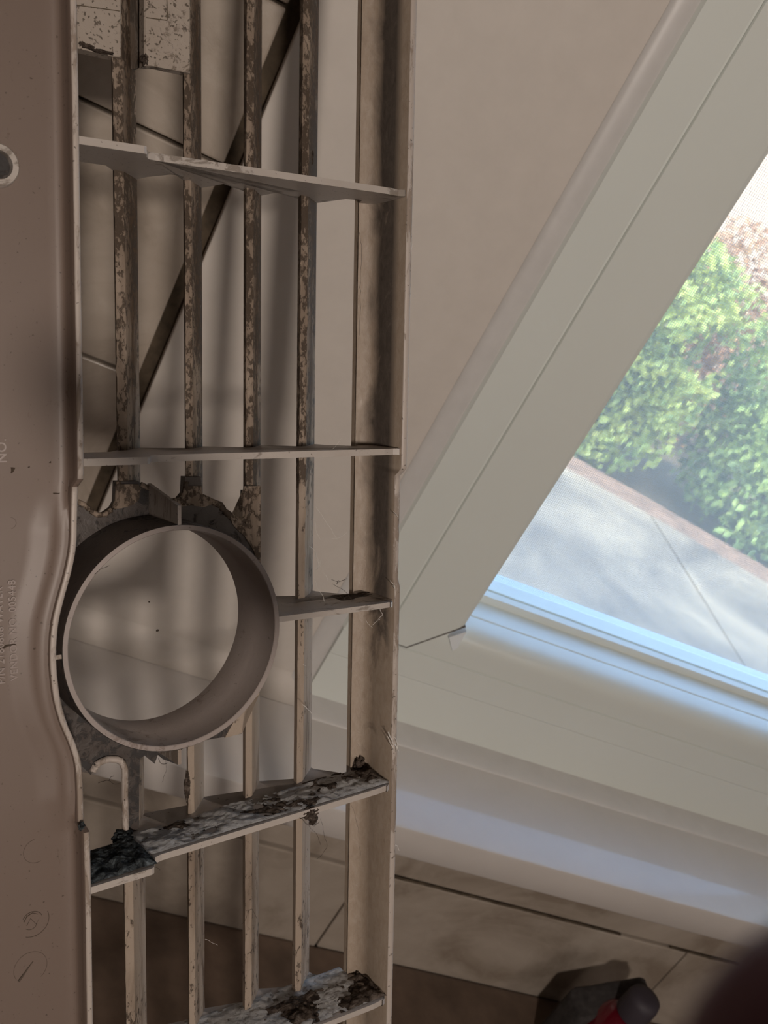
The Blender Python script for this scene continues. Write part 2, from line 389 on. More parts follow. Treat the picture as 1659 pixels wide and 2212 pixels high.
# shrubs: leaf clusters on stems
def leafy(name, cols):
    mt, t, b = base_mat(name, cols[1], 0.55)
    v = coords(t); n = nz(t, v, 7, 3, 0.6)
    t.links.new(ramp(t, n, [(0.35, cols[0]), (0.52, cols[1]), (0.68, cols[2])]), b.inputs['Base Color'])
    b.inputs['Transmission Weight'].default_value = 0.0
    return mt
ML = [leafy('leaf_green', [(0.11,0.17,0.05), (0.30,0.40,0.09), (0.52,0.60,0.16)]),
      leafy('leaf_yellow_green', [(0.14,0.20,0.04), (0.38,0.43,0.08), (0.62,0.62,0.15)]),
      leafy('leaf_russet', [(0.30,0.13,0.05), (0.50,0.25,0.11), (0.66,0.42,0.20)])]
M_stem = simple('bark', (0.16,0.11,0.07), 0.9, 0.3, 30)
def shrub(x, y, h, rad, n, mat, label, seed, rz=GZ-0.12):
    rnd = random.Random(seed)
    root = tag(empty('shrub', (x, y, rz)), label, 'shrub')
    bm = bmesh.new()
    for k in range(n):
        # clumped leaves
        th, ph = rnd.uniform(0, 2*math.pi), math.acos(rnd.uniform(-1, 1)); rr = rnd.random()**0.45
        dx, dy, dz = math.cos(th)*math.sin(ph), math.sin(th)*math.sin(ph), math.cos(ph)
        e_ = rr/(abs(dx)**4+abs(dy)**4+abs(dz)**4)**0.25      # boxy, hedge-like crown
        p = Vector((dx*rad*e_, dy*rad*0.9*e_, h*0.52+dz*h*0.50*e_))
        q = noise.noise(p*3.2+Vector((seed,)*3))
        if q < -0.22: continue
        s = rnd.uniform(0.034, 0.066)
        d = Vector((rnd.gauss(0,1), rnd.gauss(0,1), rnd.gauss(0,1)+0.4)).normalized(); a = d.orthogonal().normalized(); e = d.cross(a)
        vs = [bm.verts.new(p), bm.verts.new(p+a*s*0.5+e*s*0.28), bm.verts.new(p+a*s+d*s*0.15), bm.verts.new(p+a*s*0.5-e*s*0.28)]
        bm.faces.new((vs[0], vs[1], vs[2])); bm.faces.new((vs[0], vs[2], vs[3]))
    me = bpy.data.meshes.new('foliage'); bm.to_mesh(me); bm.free(); me.materials.append(mat)
    f = bpy.data.objects.new('foliage', me); C.objects.link(f); f.parent = root; f['kind'] = 'stuff'
    bm = bmesh.new()
    for k in range(5):
        a = 2*math.pi*k/5; tube(bm, [(0.03*math.cos(a), 0.03*math.sin(a), 0), (0.08*math.cos(a), 0.08*math.sin(a), h*0.3), (rad*0.5*math.cos(a), rad*0.5*math.sin(a), h*0.8)], 0.014, 5, True)
    obj('stem', bm, M_stem, root)
SH = [(1.09,4.72,1.16,0.52,5000,0,'low bright green shrub at the left end of the bed, hidden behind the jamb'),
      (2.20,4.55,1.16,0.525,19000,1,'yellow-green shrub nearest the left jamb, directly behind the curve of the paving'),
      (3.31,4.20,1.14,0.525,19000,0,'dark-gapped green shrub in the front row nearest the right edge of the photo'),
      (4.42,3.60,1.12,0.54,5000,1,'yellow-green shrub to the far right, beyond the edge of the photo'),
      (2.10,5.85,1.30,0.58,5000,0,'green shrub in the second row, behind the window jamb'),
      (3.30,5.62,1.26,0.56,8000,2,'russet-leaved shrub peeping over the green ones at the top of the pane'),
      (4.55,5.10,1.20,0.56,6000,0,'green shrub in the second row at the right')]
for i, (x, y, h, rad, n_, mi, lab) in enumerate(SH):
    shrub(x, y, h, rad, n_, ML[mi], lab, 11+i)
bm = bmesh.new(); box(bm, -3, 16, 8.6, 8.8, GZ-0.12, 0.75, 0.01)
gw = tag(obj('garden_wall', bm, simple('sunlit_render', (0.62,0.42,0.27), 0.9, 0.06, 5, 0.2)), 'pale peach sunlit garden wall behind the shrubs', 'wall')

# ================================================================== the grille
D0 = 0.275
def G(px, py, w=0.0):
    """pixel on the measured picture -> (u,v) on the grille's own plane at depth w (metres)"""
    r = (px-CX, py-CY, F_PX)
    d = [sum(RG[k][i]*r[k] for k in range(3)) for i in range(3)]
    s = (D0+w)/d[2]
    return d[0]*s, d[1]*s
U0, V0 = 0.12, 0.603         # base point of the grille on the counter
gv = [to_world([RG[k][i] for k in range(3)]) for i in range(3)]
root = empty('vent_grille'); mm = Matrix.Identity(4)
org = gv[0]*U0+gv[1]*V0+gv[2]*D0
for i in range(3):
    for k in range(3): mm[i][k] = gv[k][i]
    mm[i][3] = org[i]
root.matrix_world = mm
tag(root, 'large dirty white plastic vent grille seen from its ribbed back, before the window', 'vent grille')
OFF = Vector((U0, V0, 0))
def gobj(name, bm, mat, parent=None, smooth=False, label=None, kind=None):
    bmesh.ops.translate(bm, verts=bm.verts[:], vec=-OFF)
    o = obj(name, bm, mat, parent or root, smooth, kind)
    if label: o['label'] = label
    return o
VT, VB = -0.42, 0.60          # ends of the moulding along v
def u_at(px, w, py=600): return G(px, py, w)[0]
WS = 0.020                    # depth of the slat plane
def slat_material():
    mt, t, b = base_mat('grimy_slat_plastic', (0.38,0.31,0.25), 0.62, 0.3)
    v1 = coords(t); sp = t.nodes.new('ShaderNodeSeparateXYZ'); t.links.new(v1, sp.inputs[0])
    top = ramp(t, math_(t, 'ADD', math_(t, 'MULTIPLY', sp.outputs[1], -4.0), 4.0*(0.045-V0)+0.15), [(0.0, B_), (0.5, W_)])   # 1 near the top ribs, 0 below the collar
    blade = ramp(t, math_(t, 'MULTIPLY', math_(t, 'SUBTRACT', sp.outputs[2], WS+0.0008), 250.0), [(0.0, B_), (1.0, W_)])
    st = nz(t, coords(t, (1,0.12,1), (4,0,1)), 200, 5, 0.6, 0.4); lowf = nz(t, coords(t, (1,1,1), (0.3,2,0)), 22, 2, 0.5)
    s1 = math_(t, 'ADD', st, math_(t, 'ADD', math_(t, 'MULTIPLY', top, 0.22), math_(t, 'MULTIPLY', math_(t, 'SUBTRACT', lowf, 0.5), 0.5)))
    stain = math_(t, 'MULTIPLY', ramp(t, s1, [(0.48, B_), (0.70, W_)]), math_(t, 'ADD', 0.45, math_(t, 'MULTIPLY', blade, 0.5)))
    c = mix(t, stain, (0.37,0.30,0.24), (0.072,0.038,0.016))
    fn = nz(t, coords(t, (1,0.6,1)), 620, 6, 0.7, 0.4); md = nz(t, coords(t, (1,0.5,1), (1,1,1)), 240, 4, 0.6, 0.3)
    f2 = math_(t, 'ADD', math_(t, 'ADD', math_(t, 'MULTIPLY', fn, 0.6), math_(t, 'MULTIPLY', md, 0.4)), math_(t, 'ADD', math_(t, 'MULTIPLY', top, 0.10), math_(t, 'MULTIPLY', math_(t, 'SUBTRACT', lowf, 0.5), 0.25)))
    cr = ramp(t, f2, [(0.57, B_), (0.61, W_)])
    c = mix(t, math_(t, 'MULTIPLY', cr, 0.85), c, (0.045,0.03,0.02))
    pale = ramp(t, fn, [(0.62, B_), (0.70, W_)])
    c = mix(t, math_(t, 'MULTIPLY', math_(t, 'MULTIPLY', pale, top), 0.5), c, (0.45,0.40,0.34))
    t.links.new(c, b.inputs['Base Color']); bump(t, b, math_(t, 'ADD', fn, math_(t, 'MULTIPLY', cr, 0.6)), 0.5, 0.0006)
    return mt
M_slat = slat_material()
# --- slats: left flat facet, slanted right blade
slats_px = [(247,250,270,297), (397,400,414,435), (526,532,547,563), (643,650,664,682)]
slat_u = []
rng = random.Random(5)
for k, (x0, x1, xc, xr) in enumerate(slats_px):
    P0 = (u_at(x0, WS+0.003), WS+0.003); P1 = (u_at(x1, WS), WS); P2 = (u_at(xc, WS+0.0005), WS+0.0005); P3 = (u_at(xr, WS+0.009), WS+0.009)
    slat_u.append((P1[0], P2[0], P3[0]))
    sec = [P0, P1, P2, P3, (P3[0]+0.00035, P3[1]+0.0004), (P3[0]+0.00035, P3[1]+0.0016), (P2[0]-0.0006, WS+0.003)]
    bm = bmesh.new()
    # sweep the section along v with slightly uneven crust on the left arris
    ends = [(VT, VB)]
    if k == 1: ends = [(VT, G(415,1075,WS)[1]), (G(415,1600,WS)[1], VB)]
    if k == 0: ends = [(VT, G(270,1095,WS)[1]), (G(280,1600,WS)[1], VB)]
    for (va, vb) in ends:
        n = int((vb-va)/0.0012); prev = None
        for i in range(n+1):
            vv = va+(vb-va)*i/n
            ring = []
            for q, (u, w_) in enumerate(sec):
                j = 0.0
                if q in (1, 2): j = max(0, noise.noise(Vector((u*300, vv*260, k*7.1))))*0.0007*(1.0 if vv < 0.06 else 0.35)
                ring.append(bm.verts.new((u-(j if q == 1 else -j*0.3), vv, w_-j*0.5)))
            if prev:
                for q in range(len(sec)):
                    bm.faces.new((prev[q], prev[(q+1) % len(sec)], ring[(q+1) % len(sec)], ring[q]))
            else: bm.faces.new(ring)
            prev = ring
        bm.faces.new(prev[::-1])
    gobj('slat', bm, M_slat)
# --- right channel: flat strip, concave wall, rim with steps
cu0, cu1, cu2 = u_at(764, WS+0.003), u_at(776, WS), u_at(803, WS)
ci, co = u_at(876, 0.0), u_at(889, 0.0)
def rim_w(v):       # steps in the rim
    a = G(860,1015,0.0)[1]; c_ = G(845,1255,0.003)[1]; d_ = G(845,1600,0.003)[1]
    s = 0.0
    if v > a: s = min(1, (v-a)/0.0022)*0.0036
    if c_ < v < d_: s = 0.0036-0.0012*min(1, (v-c_)/0.002)
    if v > d_: s = 0.0024-0.0006*min(1, (v-d_)/0.002)
    return s
bm = bmesh.new(); prev = None; n = 700
for i in range(n+1):
    vv = VT+(VB-VT)*i/n; rw = rim_w(vv); jit = noise.noise(Vector((vv*700, 1.3, 0)))*0.00012
    wall = []
    for k in range(0, 7):
        a = math.pi/2*k/6; rr = 0.0055
        wall.append((ci-rr+rr*math.sin(a), WS-rr+rr*math.cos(a)))
    sec = [(cu0, WS+0.003), (cu1, WS), (cu2-0.003, WS)] + wall + [(ci, rw+0.0003), (ci+0.0003, rw), (co-0.0004+jit, rw), (co+jit, rw+0.0004), (co+0.0003, WS+0.004), (cu0+0.002, WS+0.004)]
    ring = [bm.verts.new((u, vv, w_)) for u, w_ in sec]
    if prev:
        for q in range(len(sec)): bm.faces.new((prev[q], prev[(q+1) % len(sec)], ring[(q+1) % len(sec)], ring[q]))
    else: bm.faces.new(ring)
    prev = ring
bm.faces.new(prev[::-1])
# channel material: light strip, dark felt of dust on the curved wall
mt, t, b = base_mat('channel_plastic_dusty', (0.4,0.33,0.27), 0.5)
tcn = t.nodes.new('ShaderNodeTexCoord'); sp = t.nodes.new('ShaderNodeSeparateXYZ'); t.links.new(tcn.outputs['Object'], sp.inputs[0])
uu = sp.outputs[0]; vv_ = sp.outputs[1]; ww_ = sp.outputs[2]
fine = nz(t, coords(t, (1,0.5,1)), 420, 8, 0.75, 0.6); big = nz(t, coords(t, (1,0.55,1), (1,4,2)), 70, 6, 0.6, 0.8)
# wall mask: depth smaller than slat plane
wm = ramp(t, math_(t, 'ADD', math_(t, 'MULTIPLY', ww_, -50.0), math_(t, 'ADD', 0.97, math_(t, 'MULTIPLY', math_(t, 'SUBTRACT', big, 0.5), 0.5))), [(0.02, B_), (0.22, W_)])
# dust thick above, patchy below the third rib
vg = math_(t, 'MULTIPLY', math_(t, 'SUBTRACT', vv_, 0.050-V0), 6.0)
dens = math_(t, 'SUBTRACT', math_(t, 'ADD', big, 0.27), vg)
cl = t.nodes.new('ShaderNodeClamp'); cl.inputs['Min'].default_value = 0.30; cl.inputs['Max'].default_value = 0.80; t.links.new(math_(t, 'SUBTRACT', 0.77, vg), cl.inputs[0])
dmask = ramp(t, math_(t, 'SUBTRACT', math_(t, 'ADD', big, math_(t, 'MULTIPLY', fine, 0.25)), math_(t, 'SUBTRACT', 1.05, cl.outputs[0])), [(0.0, B_), (0.22, W_)])
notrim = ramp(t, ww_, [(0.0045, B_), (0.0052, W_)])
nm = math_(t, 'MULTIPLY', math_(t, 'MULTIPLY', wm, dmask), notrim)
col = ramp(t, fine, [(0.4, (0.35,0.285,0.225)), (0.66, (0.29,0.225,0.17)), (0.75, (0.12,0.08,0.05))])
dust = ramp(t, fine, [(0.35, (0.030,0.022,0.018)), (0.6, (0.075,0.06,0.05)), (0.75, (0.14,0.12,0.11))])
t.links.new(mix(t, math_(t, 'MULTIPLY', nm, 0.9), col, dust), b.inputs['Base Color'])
bump(t, b, fine, 0.4, 0.0008); t.links.new(ramp(t, nm, [(0, (0.35,)*3), (1, (0.95,)*3)]), b.inputs['Roughness'])
chan = gobj('side_channel', bm, mt, smooth=50, label='dust-felted side channel with a raised rim')
chan.data.materials.append(M_edge)
for p in chan.data.polygons:
    if p.center.z < 0.006 and abs(p.normal.z) > 0.5: p.material_index = 1

# --- left flange path (near edge), swept profile with panel-side fillet
flp = [(150,-420,-7),(152,0,-7),(156,200,-7),(159,400,-7),(162,600,-7),(165,800,-7),(168,1000,-7),(168,1035,-7),(156,1052,-3.2),(154,1120,-3.2),(152,1180,-3.2),(142,1235,-3.2),(127,1290,-3.2),(114,1345,-3.2),(109,1400,-3.2),(110,1450,-3.2),(117,1510,-3.2),(132,1565,-3.2),(151,1610,-3.2),(163,1650,-3.2),(167,1700,-3.2),(169,1780,-3.2),(181,1800,-7),(184,1900,-7),(189,2212,-7),(193,2500,-7)]
fl = []
for (px, py, wmm) in flp:
    w_ = wmm/1000; u, v = G(px, py, w_); fl.append((u, v, w_))
fl = [(fl[0][0], VT, fl[0][2])] + fl[1:-1] + [(fl[-1][0], VB, fl[-1][2])]
# resample with smoothing
def resample(path, step):
    out = []
    for i in range(len(path)-1):
        p0 = path[max(i-1,0)]; p1 = path[i]; p2 = path[i+1]; p3 = path[min(i+2, len(path)-1)]
        n = max(1, int(abs(p2[1]-p1[1])/step))
        for k in range(n):
            s = k/n
            # smooth u (Catmull in v), linear w
            m1 = (p2[0]-p0[0])/max(1e-6, p2[1]-p0[1]); m2_ = (p3[0]-p1[0])/max(1e-6, p3[1]-p1[1]); dv = p2[1]-p1[1]
            h = (2*s**3-3*s**2+1)*p1[0]+(s**3-2*s**2+s)*dv*m1+(-2*s**3+3*s**2)*p2[0]+(s**3-s**2)*dv*m2_
            out.append((h, p1[1]+dv*s, p1[2]+(p2[2]-p1[2])*s))
    out.append(path[-1]); return out
fl = resample(fl, 0.0015)
va_, vb_ = G(150,1060)[1], G(150,1790)[1]
def ridge(v):          # raised bead on the panel beside the bulge
    return max(0.0, min(1, (v-va_)/0.01, (vb_-v)/0.01))
bm = bmesh.new(); prev = None; TH = 0.0017
for (u, v, w_) in fl:
    R_ = ridge(v)
    sec = [(u+TH, WS+0.003), (u+TH, w_+0.0004), (u+TH-0.0004, w_), (u+0.0003, w_), (u, w_+0.0003),
           (u-0.0002, w_+0.0025-0.001*R_), (u-0.0005-0.0004*R_, -0.0012-0.0002*R_), (u-0.0012-0.0012*R_, -0.0003-0.0005*R_), (u-0.0030-0.0006*R_, 0.0-0.0013*R_), (u-0.0048-0.0012*R_, 0.0-0.0013*R_), (u-0.0068-0.0018*R_, 0.0-0.0002*R_), (u-0.0095-0.0016*R_, 0.0), (0.060-0.04, 0.0), (0.060-0.04, 0.0026), (u-0.0005, 0.0026), (u-0.0005, WS+0.003)]
    ring = [bm.verts.new((a, v, c_)) for a, c_ in sec]
    if prev:
        for q in range(len(sec)): bm.faces.new((prev[q], prev[(q+1) % len(sec)], ring[(q+1) % len(sec)], ring[q]))
    else: bm.faces.new(ring)
    prev = ring
bm.faces.new(prev[::-1])
panel = gobj('solid_panel', bm, M_panel, smooth=50, label='tan stained solid panel with embossed lettering')
panel.data.materials.append(M_edge)
for p in panel.data.polygons:      # rim faces take the paler plastic
    if p.center.z < -0.0029 and p.center.x > -0.07 and abs(p.normal.z) > 0.6: p.material_index = 1

# --- cross ribs
def rib(v, uL, uR, thick=0.0020, left_nose=True, name='cross_rib', slope=0.0, mat=None, label=None):
    """sheet in the (u,w) plane, far edge scalloped around the slats, near edge with a proud left end"""
    out = []
    if left_nose:
        ua = slat_u[0][0]
        out += [(uL, -0.0065), (ua-0.0012, -0.0065), (ua-0.0003, -0.0060), (ua+0.0008, -0.0030), (ua+0.0022, -0.0006), (ua+0.0045, 0.0)]
    else: out += [(uL, 0.0)]
    out += [(cu1-0.002, 0.0), (cu1+0.003, 0.0007), (ci-0.0035, -0.0004), (ci+0.0002, 0.0040)] if v > 0.03 else [(cu1-0.002, 0.0), (cu1+0.002, 0.0008), (cu1+0.0038, -0.0002), (ci+0.0002, 0.0010)]
    far = [(ci+0.0002, WS-0.003), (ci-0.003, WS+0.001), (cu1, WS+0.001)]
    edges = slat_u
    nxt = cu1
    for (a, c_, r_) in reversed(edges):
        if r_ < uL: break
        g_ = nxt-r_
        far += [(nxt-0.0002, WS+0.001), (nxt-g_*0.22, 0.0150), (nxt-g_*0.45, 0.0138), (nxt-g_*0.68, 0.0165), (nxt-g_*0.88, 0.0235), (r_+0.0002, 0.0300), (r_-0.001, 0.0300), (c_, WS+0.002), (a, WS+0.001)]
        nxt = a
    if uL < edges[0][0]: far += [(nxt-0.004, 0.0155), (uL+0.006, 0.0150), (uL, WS)]
    else: far += [(uL, 0.016)]
    bm = bmesh.new(); prism(bm, out+far, v, v+thick, 'v')
    bmesh.ops.triangulate(bm, faces=[f for f in bm.faces if len(f.verts) > 4])
    for q in bm.verts: q.co.y += slope*(q.co.x-0.14)
    o = gobj(name, bm, mat or M_rib, label=label)
    return o
uF = lambda v: min(fl, key=lambda p: abs(p[1]-v))[0]+TH
rv = [(-0.3005,0),( -0.2205,0),(-0.1405,0),(-0.0606,0.0),(0.0222,0.0),(0.1405,-0.045),(0.2175,0.0),(0.2985,0),(0.379,0),(0.459,0),(0.54,0)]
for v, s in rv:
    rib(v, uF(v)-0.0004, ci, slope=s)
RCX, RCY, RR_ = 0.1144, 0.0757, 0.0336
RWN = -0.003
rib(0.0738, RCX+RR_-0.0006, ci, left_nose=False, thick=0.0018)

# --- ring
bm = bmesh.new()
lathe(bm, RCX, RCY, [(RR_-0.0017, RWN+0.0002), (RR_-0.0015, RWN), (RR_-0.0002, RWN), (RR_, RWN+0.0003), (RR_+0.0002, WS+0.001), (RR_-0.0024, WS+0.001), (RR_-0.0024, 0.0090), (RR_-0.0021, 0.0086)], 128)
ring_o = gobj('round_collar', bm, plastic('ring_plastic', (0.31,0.265,0.245), 0.12, (0.12,0.075,0.05), 0.70, (1,1,1), rough=0.45, lo=0.33), smooth=40, label='round open collar moulded between the slats')
ring_o.data.materials.append(M_dark)
for p in ring_o.data.polygons:
    c_ = Vector((p.center.x+U0-RCX, p.center.y+V0-RCY, 0))
    if p.normal.to_2d().dot(c_.to_2d().normalized()) > 0.5 and c_.length > RR_-0.0004: p.material_index = 1
# --- plate around the ring on the slat plane
def Gs(pts, w): return [G(a, b_, w) for a, b_ in pts]
outer = [(88,1060),(150,1075),(180,1088),(195,1104),(210,1112),(226,1110),(243,1098),(250,1085),(252,1040),(300,1040),(306,1048),(330,1058),(345,1064),(352,1076),(372,1082),(388,1078),(398,1066),(400,1030),(434,1030),(438,1074),(462,1086),(476,1090),(484,1104),(504,1118),(516,1126),(524,1128),(528,1110),(530,1060),(562,1060),(563,1215),(557,1500),(545,1512),(528,1530),(524,1560),(523,1585),(438,1600),(400,1612),(390,1622),(384,1652),(352,1640),(342,1628),(334,1650),(312,1632),(302,1640),(300,1790),(275,1805),(272,1680),(270,1662),(262,1650),(250,1646),(232,1646),(214,1652),(203,1664),(196,1674),(174,1652),(150,1640),(88,1640)]
out_uv = Gs(outer, WS-0.001)
hole = [(RCX+(RR_-0.001)*math.cos(2*math.pi*k/72), RCY+(RR_-0.001)*math.sin(2*math.pi*k/72)) for k in range(72)]
bm = bmesh.new(); prism(bm, out_uv, WS-0.001, WS+0.0025, 'w', holes=[hole])
gobj('collar_plate', bm, M_dark, label='dark brown plate around the collar')
# pale crusty lip around the upper cut-outs and the hook-shaped lower one
def lip(pts, wd, mat, r=0.0008, name='lip'):
    bm = bmesh.new(); p3 = [(*G(a, b_, wd), wd) for a, b_ in pts]
    pp = []
    for i in range(len(p3)-1):
        for k in range(4):
            s = k/4; q = [p3[i][j]+(p3[i+1][j]-p3[i][j])*s for j in range(3)]; q[2] += noise.noise(Vector(q)*900)*0.0004; pp.append(q)
    pp.append(p3[-1]); tube(bm, pp, r, 8); gobj(name, bm, mat, smooth=True)
lip([(168,1084),(182,1090),(196,1104),(212,1113),(228,1110),(245,1098),(253,1082),(256,1040)], WS-0.001, M_slat)
lip([(304,1046),(330,1059),(346,1066),(353,1077),(372,1082),(388,1078),(398,1066),(402,1040)], WS-0.001, M_slat)
lip([(436,1074),(462,1086),(476,1091),(484,1104),(504,1118),(516,1127),(525,1128),(530,1110),(531,1060)], WS-0.001, M_slat, 0.0011)
lip([(200,1668),(206,1655),(216,1646),(232,1640),(252,1640),(264,1646),(269,1660),(270,1690),(270,1750),(271,1806)], WS-0.0015, M_edge, 0.0011)
for pts, mm_ in (([(524,1100),(528,1050),(563,1050),(563,1235),(548,1190),(530,1160),(508,1140),(496,1120),(514,1130),(524,1130)], M_slat),
           ([(400,1050),(435,1050),(439,1074),(456,1090),(440,1096),(415,1092),(392,1094),(374,1086),(388,1080),(398,1067)], M_slat),
           ([(253,1046),(299,1046),(304,1056),(300,1080),(286,1092),(262,1098),(246,1100),(253,1084)], M_slat),
           ([(560,1440),(560,1500),(545,1514),(528,1531),(523,1584),(486,1594),(510,1550),(540,1490)], M_slat)):
    bm = bmesh.new(); prism(bm, Gs(pts, WS-0.0016), WS-0.0016, WS-0.0008, 'w'); bmesh.ops.triangulate(bm, faces=[f for f in bm.faces if len(f.verts) > 4]); gobj('gusset', bm, mm_)
# --- small radial fins that brace the collar
def fin_v(px, near, far, name='brace_fin'):    # vertical sheet
    u = G(px, near[0], RWN)[0]
    n0 = G(px, near[0], RWN)[1]; n1 = G(px, near[1], RWN)[1]; f1 = G(far[0], far[1], WS)[1]
    bm = bmesh.new(); prism(bm, [(n0, RWN), (n1, RWN), (f1, WS), (n0, WS)], u, u+0.0011, 'u'); gobj(name, bm, M_edge)
fin_v(384, (1134,1092), (300,1045)); fin_v(384, (1620,1652), (330,1610))
vv = G(125,1416,RWN)[1]; bm = bmesh.new()
prism(bm, [(RCX-RR_+0.0005, RWN+0.0004), (uF(vv)-0.0006, RWN+0.0004), (uF(vv)-0.0006, WS), (RCX-RR_+0.0005, WS)], vv, vv+0.0012, 'v'); gobj('brace_fin', bm, M_edge)
bm = bmesh.new(); box(bm, *sorted((G(300,1640,WS)[0], G(318,1640,WS)[0])), G(300,1600,WS)[1], G(300,1795,WS)[1], WS, WS+0.002)
# --- blanking plates at the top left, with moulding seams
def blank(pts, label, seam):
    wn = WS-0.0015
    bm = bmesh.new(); prism(bm, Gs(pts, wn), wn, wn+0.004, 'w'); bmesh.ops.bevel(bm, geom=[e for e in bm.edges if abs(e.verts[0].co.z-wn) < 1e-6 and abs(e.verts[1].co.z-wn) < 1e-6], offset=0.0004, segments=1, affect='EDGES')
    o = gobj('blanking_plate', bm, M_plate, label=label)
    for s in seam:
        a, c_ = Vector((*G(*s[0], wn-0.00005), wn-0.00005)), Vector((*G(*s[1], wn-0.00005), wn-0.00005))
        bm = bmesh.new(); tube(bm, [a, a.lerp(c_, 0.5)+Vector((0.0001,0,0)), c_], 0.00016, 4); gobj('seam', bm, M_grout_shade, o)
blank([(140,-300),(262,-300),(263,124),(240,121),(160,103),(140,100)], 'speckled flat plate next to the solid panel', [((160,10),(258,24))])
blank([(312,-300),(412,-300),(412,158),(340,142),(312,142)], 'speckled flat plate between the first two slats', [((360,-10),(361,44)), ((361,44),(316,38))])
# dark strip between slat and second plate: deep brown web
bm = bmesh.new(); prism(bm, Gs([(278,-300),(316,-300),(314,138),(302,146),(286,150),(279,148)], WS+0.006), WS+0.006, WS+0.008, 'w'); gobj('web', bm, plastic('brown_web', (0.085,0.062,0.045), 0.6, (0.03,0.02,0.012), 0.7))
# --- details on the solid panel
def panel_pt(px, py, w_=0.0): return Vector((*G(px, py, w_), w_))-OFF
bm = bmesh.new(); c0 = G(-4, 355, -0.0025)
lathe(bm, c0[0], c0[1], [(0.0036,-0.0025),(0.0050,-0.0025),(0.0053,-0.0021),(0.0056,0.0005),(0.0034,0.0005)], 64)
gobj('screw_boss', bm, M_rib, smooth=35, label='raised round screw boss')
bm = bmesh.new(); c1 = G(-4, 355, 0.0); prism(bm, [(c1[0]+0.0035*math.cos(2*math.pi*k/32), c1[1]+0.0035*math.sin(2*math.pi*k/32)) for k in range(32)], -0.0002, 0.0, 'w'); gobj('boss_floor', bm, M_dark)
def text(s, px, py, size, name='embossed_lettering', h=0.00028, mat=None):
    cu = bpy.data.curves.new(name, 'FONT'); cu.body = s; cu.size = size; cu.extrude = h/2; cu.bevel_depth = 0.00006; cu.resolution_u = 3; cu.space_character = 1.07
    o = bpy.data.objects.new(name, cu); C.objects.link(o)
    bpy.context.view_layer.update()
    me = bpy.data.meshes.new_from_object(o.evaluated_get(bpy.context.evaluated_depsgraph_get()))
    bpy.data.objects.remove(o)
    # text x -> -v, text y -> -u, text z -> -w
    p = panel_pt(px, py)
    M3 = Matrix(((0,-1,0,p.x),(-1,0,0,p.y),(0,0,-1,-h/2),(0,0,0,1)))
    me.transform(M3); me.materials.clear(); me.materials.append(mat or M_txt)
    ob = bpy.data.objects.new(name, me); C.objects.link(ob); ob.parent = root; return ob
M_txt = simple('lettering_plastic', (0.30,0.25,0.23), 0.3)
text('VENDOR NO. 005448', 38, 1468, 0.00275, h=0.00042)
text('P/N 2180808 WATER', 10, 1476, 0.00275, h=0.00042)
text('NO.', 14, 1000, 0.0034, h=0.00012)
M_mark = simple('grime_mark', (0.07,0.05,0.035), 0.8)
def ring_mark(px, py, rpx, a0, a1, r=0.00010, name='mould_mark'):
    c_ = panel_pt(px, py, -0.00004)+OFF; R = rpx*0.28/2200
    bm = bmesh.new(); tube(bm, [(c_.x+R*math.cos(a0+(a1-a0)*k/24), c_.y+R*math.sin(a0+(a1-a0)*k/24), -0.00003+0.00003*math.sin(k*2.1)) for k in range(25)], r, 4)
    gobj(name, bm, M_mark)
ring_mark(70,1990,36,-0.4,2.0); ring_mark(70,1990,22,3.6,5.9,0.00012); ring_mark(66,1995,14,0.2,2.4,0.00009); ring_mark(66,2090,36,2.6,7.2,0.00006); ring_mark(78,1838,27,1.2,4.6,0.00006); ring_mark(22,1130,12,-1.5,1.4,0.00005)
def mark(pts, r=0.0002, w_=-0.0001, mat=None, parent=None, name='dirt_fleck'):
    bm = bmesh.new(); tube(bm, [Vector((*G(a, b_, w_), w_)) for a, b_ in pts], r, 5, True); gobj(name, bm, mat or M_mark, parent)
mark([(40,2120),(52,2104),(60,2092),(72,2076)], 0.0004); mark([(52,1992),(58,1980),(70,1972),(82,1975)], 0.00018); mark([(58,2000),(66,1984),(78,1996),(84,1985)], 0.0001)
mark([(0,1404),(14,1395),(28,1392),(42,1392),(50,1388),(58,1378),(70,1377)], 0.00035); mark([(34,1358),(44,1354),(62,1348)], 0.00014); mark([(57,1263),(61,1272),(66,1278)], 0.00013)
mark([(28,1010),(27,1018),(24,1022)], 0.0006); mark([(62,1008),(64,1010)], 0.00035); mark([(0,1402),(-10,1406)], 0.0005); mark([(134,1690),(140,1686),(150,1687)], 0.00014)
mark([(108,998),(110,1000)],0.00035); mark([(115,1066),(128,1066),(130,1064)],0.00022)

# --- dust felt on the ribs
def dust_mat(name, dark, mid, light, sc=300, th=(0.42,0.55,0.66)):
    mt, t, b = base_mat(name, mid, 0.95, 0.1)
    n = nz(t, coords(t, (0.7,1,1)), sc, 9, 0.75, 1.2)
    t.links.new(ramp(t, n, [(th[0], dark), (th[1], mid), (th[2], light)]), b.inputs['Base Color'])
    bump(t, b, n, 0.8, 0.0012); return mt
M_dust = dust_mat('grey_dust', (0.06,0.05,0.045), (0.42,0.41,0.405), (0.58,0.58,0.58), 420, (0.34,0.43,0.56))
M_dust2 = dust_mat('brown_dust', (0.028,0.02,0.016), (0.085,0.065,0.052), (0.22,0.18,0.15), 300, (0.40,0.52,0.66))
M_dust3 = dust_mat('blue_grey_dust', (0.018,0.02,0.022), (0.07,0.08,0.085), (0.2,0.23,0.24), 420, (0.42,0.52,0.66))
